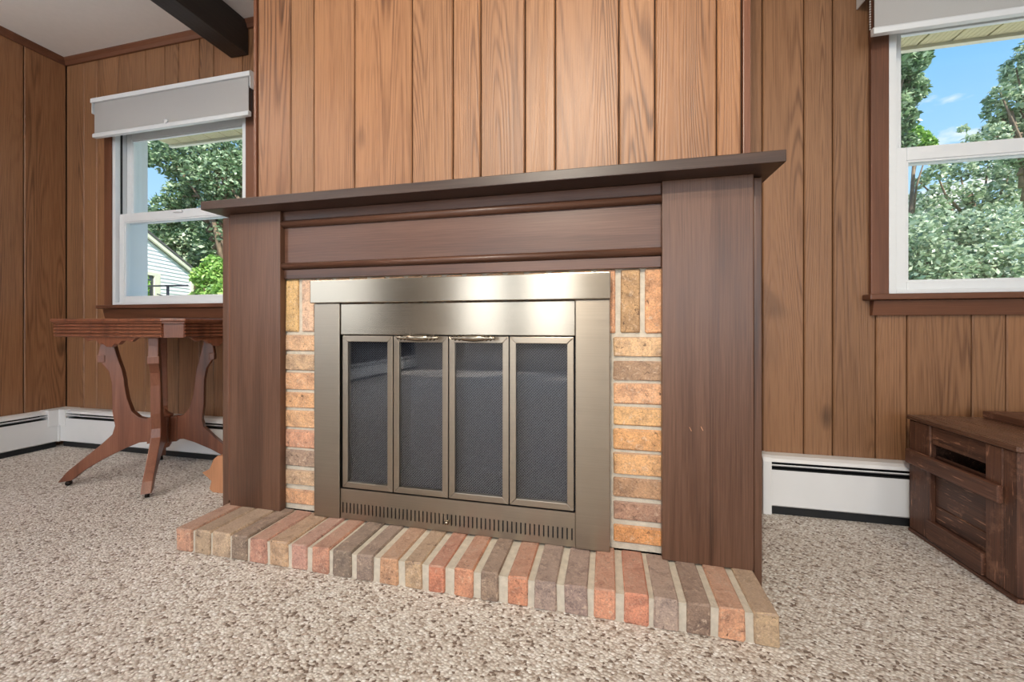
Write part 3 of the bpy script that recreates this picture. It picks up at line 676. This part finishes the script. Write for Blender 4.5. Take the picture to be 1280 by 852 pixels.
hb = MB(); hb.lathe([(.018, .125), (.026, .14), (.028, .155), (.028, .262), (.032, .266), (.032, .274), (.020, .280), (.010, .292), (.004, .300)], tuple(TC), 'z', 8); hb.build('hub', M['table'], tb)

# small carved pale wood foot peeping out behind the mantel
pw = MB().prism([(-.10, .075), (-.062, .092), (-.04, .135), (-.02, .15), (.06, .15), (.06, .0), (-.045, .0), (-.062, .012), (-.052, .045), (-.062, .052)], lambda p, t: (-1.508 + p[0], (1.305, 1.33)[t], p[1]))
tag(pw.build('wooden_bracket', M['pale_wood'], None, .002), 'small pale carved wooden bracket standing on the carpet behind the mantel', 'bracket')

# ------------------------------------------------------------------ wooden crate
cr = thing('wooden_crate', (1.25, 1.41, 0), 'old dark brown wooden crate with battens below the window', 'crate')
CX0, CX1, CY0, CY1, CT = .97, 1.56, 1.228, 1.588, .366
def cb(name, x0, x1, y0, y1, z0, z1, m='crate', t=1.0, bev=.0025):
    o = MB().box(x0, x1, y0, y1, z0, z1).build(name, M[m], cr, bev, 1); q = t + random.uniform(-.08, .08); o.color = (q, q, q, 1); return o
cb('lid', CX0 - .006, CX1 + .006, CY0 - .006, CY1 + .004, CT + .001, .3815, 'crate_top', 1.0)
for y0, y1 in ((CY0, CY0 + .038), (CY0 + .039, CY0 + .087), (1.500, CY1)): cb('post', CX0, CX0 + .018, y0, y1, .012, CT, 'crate_z', .95)
cb('side_board', CX0 + .004, CX0 + .016, CY0 + .088, 1.499, .309, CT, 'crate', .85)
cb('side_board', CX0 + .012, CX0 + .022, CY0 + .088, 1.499, .124, .275, 'crate', .7)
cb('side_board', CX0 + .012, CX0 + .022, CY0 + .088, 1.499, .012, .123, 'crate', .72)
cb('batten', CX0 - .014, CX0 - .0005, 1.262, 1.585, .226, .272, 'crate', 1.1)
cb('batten', CX0 - .006, CX0 + .0115, CY0 + .089, 1.508, .013, .073, 'crate', 1.0)
cb('bottom_cleat', CX0 - .004, CX1, CY0 - .004, CY1, 0, .0115, 'crate', .9)
for k, (z0, z1) in enumerate(((.012, .085), (.087, .17), (.172, .262), (.264, .355))):
    cb('front_board', CX0 + .0185, CX1 - .019, CY0 + .0005, CY0 + .016, z0, z1, 'crate', 1.25 if k % 2 else 1.1)
cb('post', CX1 - .018, CX1, CY0, CY1, .012, CT, 'crate_z', .95)
cb('back_board', CX0 + .0185, CX1 - .019, CY1 - .015, CY1, .012, CT, 'crate', .7)
bd = MB().box(1.168, 1.53, 1.20, 1.592, .382, .403).build('loose_board', M['crate'], None, .002)
tag(bd, 'dark wooden board lying on top of the crate', 'board')

# ------------------------------------------------------------------ eave outside the windows
ev = sroot('trim_4', (0, 1.9, 1.975), 'cream soffit and fascia of the eave outside the windows')
MB().box(-3.07, 3.6, 2.25, 2.275, 1.962, 2.12).build('fascia', M['fascia'], ev)
MB().box(-3.07, 3.6, 1.825, 2.28, 1.992, 2.01).build('soffit_backing', M['groove'], ev)
pm = MB()
for k in range(6): pm.prism([(k*.0205 + .001, 1.990), (k*.0205 + .001, 1.977), (k*.0205 + .006, 1.975), (k*.0205 + .0195, 1.975), (k*.0205 + .0205, 1.979), (k*.0205 + .0205, 1.990)], lambda p, t: (p[0], (1.826, 2.249)[t], p[1]))
pme = pm.mesh('soffit_panel'); pme.materials.append(M['soffit'])
x = -3.065
while x < 3.5:
    o = bpy.data.objects.new('soffit_panel', pme); COL.objects.link(o); o.parent = ev; o.location = Vector((x, 0, 0)) - Vector(ev.location); x += .1315

# ------------------------------------------------------------------ outdoors
lawn = struct(MB().box(-60, 60, 1.85, 70, -.9, -.8).build('ground', M['lawn']), 'grassy yard outside')
struct(MB().box(-14, 14, 1.85, 7.0, -.8, -.78).build('bounce_slab', M['bounce_slab']), 'unseen pale slab added to bounce light onto the soffit')  # unseen pale ground, added to bounce light up to the eave
def leaves(n, blobs, size, hollow=.35):
    """n leaf quads scattered over ellipsoid blobs (x,y,z,rx,ry,rz)"""
    bl = np.array(blobs, float); vol = (bl[:, 3] * bl[:, 4] * bl[:, 5]) ** (2 / 3); pick = rng.choice(len(bl), n, p=vol / vol.sum())
    d = rng.normal(size=(n, 3)); d /= np.linalg.norm(d, axis=1)[:, None]
    rad = (hollow + (1 - hollow) * rng.random(n)) ** .6
    c = bl[pick, :3] + d * bl[pick, 3:] * rad[:, None]
    a = rng.normal(size=(n, 3)); a[:, 2] *= .6; a /= np.linalg.norm(a, axis=1)[:, None]
    b_ = np.cross(a, rng.normal(size=(n, 3))); b_ /= np.linalg.norm(b_, axis=1)[:, None]
    s = size * (.55 + .9 * rng.random(n))[:, None]
    v = np.empty((n, 4, 3)); v[:, 0] = c - a * s; v[:, 1] = c + b_ * s * .5; v[:, 2] = c + a * s; v[:, 3] = c - b_ * s * .5
    me = bpy.data.meshes.new('foliage'); me.vertices.add(n * 4); me.loops.add(n * 4); me.polygons.add(n)
    me.vertices.foreach_set('co', v.ravel()); me.loops.foreach_set('vertex_index', np.arange(n * 4, dtype=np.int32))
    me.polygons.foreach_set('loop_start', np.arange(0, n * 4, 4, dtype=np.int32)); me.update(calc_edges=True); return me   # one mesh of leaf quads
def clumps(cx, cy, cz, rx, ry, rz, n, k=.38):
    out = []
    for _ in range(n):
        d = rng.normal(size=3); d /= np.linalg.norm(d); r = rng.random() ** .4 * .8
        q = k * (.7 + .6 * rng.random()); out.append((cx + d[0]*rx*r, cy + d[1]*ry*r, cz + d[2]*rz*r, rx*q, ry*q, rz*q))
    return out
def tree(name, label, base, blobs, n, size, mat, trunk_r=.2, branches=True, cat='tree', group=None):
    t = thing(name, base, label, cat, group)
    f = link('foliage', leaves(int(n * 2.6), blobs, size * .58), M[mat], t); f['kind'] = 'stuff'
    ctr = np.array(blobs)[:, :3].mean(axis=0)
    m = MB(); bx, by, bz = base
    m.tube([(bx, by, bz), (bx + .1, by, (bz + ctr[2]) * .35), (ctr[0], ctr[1], ctr[2])], [trunk_r, trunk_r * .8, trunk_r * .4], 10)
    if branches:
        for k in range(min(9, len(blobs))):
            q = blobs[k]; z0_ = bz + (ctr[2] - bz) * (.45 + .05 * k)
            f_ = (z0_ - bz) / (ctr[2] - bz)
            m.tube([(bx + (ctr[0] - bx) * f_, by + (ctr[1] - by) * f_, z0_), ((bx + q[0]) / 2, (by + q[1]) / 2, (z0_ + q[2]) / 2 + .3), q[:3]], [trunk_r * .45, trunk_r * .3, trunk_r * .12], 7)
    m.build('trunk', M['bark'], t); return t
# right-hand window
def balls(l, q=1.12): return [(x, y, z, r * q, r * q, r * q) for x, y, z, r in l]
tree('maple_tree', 'dark green leafy tree beside the blue sky in the window above the crate', (7.6, 14.2, -.8), balls([(7.9,13.69,8.41,0.5),(8.45,13.87,8.33,0.46),(8.86,14.07,8.7,0.28),(8.81,14.98,8.24,0.55),(8.78,14.32,7.62,0.38),(8.29,14.44,7.15,0.58),(8.43,14.07,6.7,0.33),(7.84,14.18,8.03,0.57),(8.6,14.21,6.09,0.24)]), 3600, .15, 'leaf_dark', .2)
tree('birch_tree', 'pale green airy tree against the sky in the upper pane above the crate', (14.2, 16.9, -.8), balls([(13.22,16.28,9.49,0.36),(13.0,16.52,9.09,0.37),(12.49,16.4,8.3,0.23),(13.9,17.13,8.93,0.59),(13.12,16.67,8.11,0.42),(12.75,16.89,7.87,0.32),(13.97,17.09,7.56,0.7),(13.43,17.12,7.37,0.54),(12.33,16.47,6.87,0.42),(11.15,15.57,6.43,0.23),(11.64,16.54,7.29,0.13),(13.24,17.05,9.03,0.22),(12.52,16.8,8.26,0.16),(14.0,16.74,6.34,0.78),(13.28,16.75,6.36,0.42)]), 2600, .14, 'leaf_pale', .18)
tree('linden_tree', 'bright yellow-green treetop at the lower corner of the upper pane', (11.6, 19.3, -.8), balls([(11.46,18.78,8.01,0.41),(12.45,19.78,8.23,0.33),(12.59,19.49,7.96,0.22),(11.29,18.83,7.68,0.31)]), 900, .17, 'leaf_bright', .12)
tree('willow_tree', 'grey-green tree with sky showing through in the lower pane', (15.2, 21.0, -.8), balls([(13.15,20.02,6.99,0.39),(14.92,21.42,7.46,0.49),(16.26,21.9,7.66,0.56),(16.22,20.78,7.1,0.59),(13.19,20.94,6.88,0.28),(13.81,20.61,6.31,0.47),(14.68,20.49,6.2,0.4),(15.97,20.97,6.09,0.6),(17.52,21.92,6.45,0.48),(12.91,20.97,5.97,0.49),(12.98,19.96,5.44,0.52),(14.68,21.06,5.43,0.55),(15.21,20.49,5.24,0.46),(17.13,21.77,5.4,0.62)]), 2100, .17, 'leaf_pale', .2)
tree('hedge_tree', 'sunlit bushy tree at the bottom of the window above the crate', (9.2, 12.9, -.8), balls([(7.42,12.33,2.88,0.53),(8.53,13.27,3.24,0.52),(9.38,13.59,3.04,0.57),(9.61,13.06,3.13,0.54),(10.9,13.97,3.16,0.62),(7.6,12.34,2.15,0.57),(8.07,12.17,2.11,0.52),(9.3,13.1,2.21,0.59),(9.38,12.42,2.11,0.55),(10.25,12.83,2.14,0.61),(7.89,12.53,1.34,0.7),(9.11,13.07,1.36,0.72),(9.62,12.63,1.32,0.68),(10.26,12.64,1.22,0.67)], 1.3), 7000, .12, 'leaf_pale', .14)
# left-hand window
tree('oak_tree', 'large spreading tree with a leaning pale trunk above the neighbouring roof', (-12.6, 12.2, -.8), balls([(-15.55,11.42,6.86,0.59),(-15.27,11.87,7.25,0.66),(-14.28,11.89,7.1,0.71),(-13.73,12.3,7.28,0.66),(-13.31,12.43,6.48,0.72),(-13.48,11.7,6.14,0.69),(-14.2,11.46,6.2,0.52),(-15.72,12.12,6.36,0.49),(-15.21,11.53,5.43,0.47),(-15.75,11.37,5.04,0.38),(-15.37,12.4,5.63,0.62),(-14.02,12.07,5.31,0.6),(-13.69,12.6,5.35,0.61),(-16.49,11.5,7.22,0.42),(-16.94,11.59,4.89,0.3),(-16.26,11.15,6.7,0.23),(-15.67,11.88,4.82,0.48),(-15.07,12.32,4.44,0.55),(-16.12,11.64,4.4,0.42),(-13.88,12.44,4.25,0.61)], 1.2), 6500, .14, 'leaf_dark', .26)
tree('ash_tree', 'hazy grey-green tree behind the neighbouring house', (-19.5, 15.9, -.8), balls([(-22.46,15.47,5.68,0.64),(-20.89,15.09,4.84,0.62),(-21.0,15.92,4.62,0.73),(-19.82,15.99,4.98,0.8),(-18.51,15.94,4.9,0.87),(-17.27,15.9,4.45,0.77),(-19.55,16.39,4.03,0.73),(-20.26,15.74,3.75,0.56)], 1.4), 4200, .2, 'leaf_pale', .2)
tree('garden_bush', 'bright green bushy tree beside the white sided house', (-12.0, 10.0, -.8), balls([(x + .35, y + .22, z, r) for x, y, z, r in [(-12.82,9.89,2.24,0.3),(-12.57,10.14,2.59,0.36),(-12.08,10.06,2.23,0.45),(-12.74,10.15,1.88,0.41),(-11.52,9.79,1.7,0.44),(-11.74,10.24,2.37,0.4),(-11.94,9.76,1.46,0.49),(-13.18,10.07,1.58,0.26),(-11.95,10.29,1.24,0.51)]], 1.05), 3200, .12, 'leaf_bright', .08)
tree('foundation_shrub', 'small yellow-green shrub in front of the house window', (-12.55, 8.5, -.8), [(-12.55, 8.5, .9, .22, .22, .9), (-12.42, 8.42, 1.75, .16, .15, .3), (-12.7, 8.6, 1.9, .15, .15, .35)], 700, .09, 'leaf_bright', .04, branches=False, cat='shrub')

for k, (x, y, h) in enumerate([(-34, 30, 6), (-27, 33, 7), (-10.5, 29, 5.4), (-5.2, 26, 4.6), (-1.5, 28, 5.2), (3.2, 27, 4.8), (7.4, 29, 5.2), (12.5, 30, 5.6), (20, 28, 5.4), (26, 30, 6)]):
    tree('distant_tree', ('dark green', 'pale green')[k % 2] + ' leafy tree in the far tree line behind the garden', (x, y, -.8), clumps(x, y, h * .52, 2.7, 1.8, h * .46, 8, .42), 900, .34, ('leaf_dark', 'leaf_pale')[k % 2], .2, branches=False, group='far tree line behind the garden')
# neighbouring house: gable end with lap siding, its ridge running away from us
HP, HA, HN = Vector((-14.07, 11.07, 0)), Vector((.307, -.952, 0)), Vector((.952, .307, 0))   # far corner, along the wall, outward
hs = thing('neighbour_house', (-13.0, 7.5, -.8), 'white lap-sided house with a sloping gable roof seen through the window', 'house')
def hp(a, n, z): return HP + HA * a + HN * n + Vector((0, 0, z))
HE, HW, slope = 2.50, 9.0, .44
pk = HE + slope * HW / 2
MB().prism([(0, -.8), (0, HE), (HW / 2, pk), (HW, HE), (HW, -.8)], lambda p, t: hp(p[0], (-.03, -8)[t], p[1])).build('wall', M['siding'], hs)
sd = MB(); z = -.8
while z < pk - .13:
    zt = z + .115
    a0 = 0 if zt <= HE else (zt - HE) / slope
    for x0, x1 in ([(a0, 1.45), (2.2, HW - a0)] if 1.0 < z < 2.2 else [(a0, HW - a0)]):
        if x1 > x0 + .05: sd.prism([(-.028, z), (0, z + .002), (-.018, zt), (-.028, zt)], lambda p, t: hp((x0, x1)[t], p[0], p[1]))
    z = zt
o = sd.build('siding', M['siding'], hs); o['kind'] = 'stuff'
MB().prism([(-.05, -.8), (.07, -.8), (.07, HE), (-.05, HE)], lambda p, t: hp(p[0], (-.1, .025)[t], p[1])).build('corner_board', M['fascia'], hs)
for sg in (0, 1):
    q = (lambda a: a) if sg == 0 else (lambda a: HW - a)
    MB().prism([(-.32, HE - .16), (-.32, HE - .04), (HW / 2, pk + .10), (HW / 2, pk - .02)], lambda p, t: hp(q(p[0]), (.02, .09)[t], p[1])).build('rake_board', M['fascia'], hs)
    MB().prism([(-.34, HE - .04), (-.34, HE + .02), (HW / 2, pk + .17), (HW / 2, pk + .10)], lambda p, t: hp(q(p[0]), (-8, .11)[t], p[1])).build('roof_slope', M['roof'], hs)
def hbox(a0, a1, n0, n1, z0, z1): return MB().prism([(a0, z0), (a1, z0), (a1, z1), (a0, z1)], lambda p, t: hp(p[0], (n0, n1)[t], p[1]))
wf = hbox(1.42, 1.64, -.03, .03, 1.0, 2.32).build('window', M['fascia'], hs)
hbox(1.64, 2.2, -.03, .03, 2.22, 2.32).build('window_head', M['fascia'], wf); hbox(2.1, 2.2, -.03, .03, 1.0, 2.22).build('window_jamb', M['fascia'], wf)
hbox(1.64, 2.1, -.029, -.015, 1.0, 2.22).build('pane', M['glass_dark'], wf)
pl = thing('clothesline_post', (-10.95, 8.0, -.8), 'grey clothesline post with a crossbar in front of the white house', 'post')
MB().tube([(-10.95, 8.0, -.8), (-10.95, 8.0, 1.70)], .03, 8).build('post', M['rod'], pl)
MB().tube([(-11.62, 8.0, 1.715), (-10.3, 8.0, 1.70)], .022, 8).build('crossbar', M['rod'], pl)
MB().tube([(-11.3, 8.0, 1.5), (-10.96, 8.0, 1.42)], .014, 6).build('brace', M['rod'], pl)

# ------------------------------------------------------------------ ceiling lamps in the room behind the camera
def downlight(x, y, e, label, col=(1, .92, .80), tilt=0):
    r = thing('ceiling_downlight', (x, y, ZC), label, 'ceiling light', 'round ceiling downlights')
    MB().lathe([(.085, -.001), (.085, -.010), (.072, -.014), (.066, -.006), (.066, -.001)], (x, y, ZC), 'z', 24).build('trim_ring', M['white'], r)
    m, nt, out = new_mat('lamp_lens'); em = N(nt, 'ShaderNodeEmission', i_Strength=6.0); em.inputs[0].default_value = (1, .84, .62, 1); L(nt, em.outputs[0], out.inputs[0])
    MB().lathe([(.064, -.003), (.064, -.006)], (x, y, ZC), 'z', 24).build('lens', m, r)
    if tilt:   # spot beam added to brighten the chimney breast over the side walls
        light('breast_fill_spot', 'SPOT', (x, y, ZC - .05), (R(tilt), 0, 0), e, col, spot_size=R(78), spot_blend=1.0, shadow_soft_size=.05); return r
    light('downlight_bulb', 'AREA', (x, y, ZC - .02 - .06 * math.sin(R(tilt))), (R(tilt), 0, 0), e, col, shape='DISK', size=.13)
downlight(1.5, -.2, 7, 'round ceiling downlight toward the crate side of the room', (1, .80, .56))
downlight(-.38, -1.0, 138, 'round ceiling downlight with a spot beam added to brighten the chimney breast', (1, .90, .74), 68)
downlight(-.1, -.35, 15, 'round ceiling downlight added near the hearth to brighten the open carpet')  # unseen lamp added to brighten the foreground carpet
downlight(-2.4, -1.6, 4, 'round ceiling downlight beside the dark ceiling beam')
# unseen torchiere added behind the camera to brighten the ceiling
fl_ = thing('added_uplight', (-2.5, -.35, 0), 'added unseen torchiere uplight in black with an upturned white bowl', 'lamp')
MB().lathe([(.13, .001), (.13, .015), (.03, .03), (.012, .04)], (-2.5, -.35, 0), 'z', 20).build('base', M['beads'], fl_)
MB().tube([(-2.5, -.35, .03), (-2.5, -.35, 1.6)], .011, 10).build('pole', M['beads'], fl_)
MB().lathe([(.02, 1.58), (.09, 1.62), (.16, 1.70), (.155, 1.70), (.085, 1.63), (.02, 1.60)], (-2.5, -.35, 0), 'z', 24).build('bowl', M['white'], fl_)
light('added_uplight_bulb', 'AREA', (-2.5, -.35, 1.68), (R(180), 0, 0), 38, (1, .96, .9), shape='DISK', size=.2)
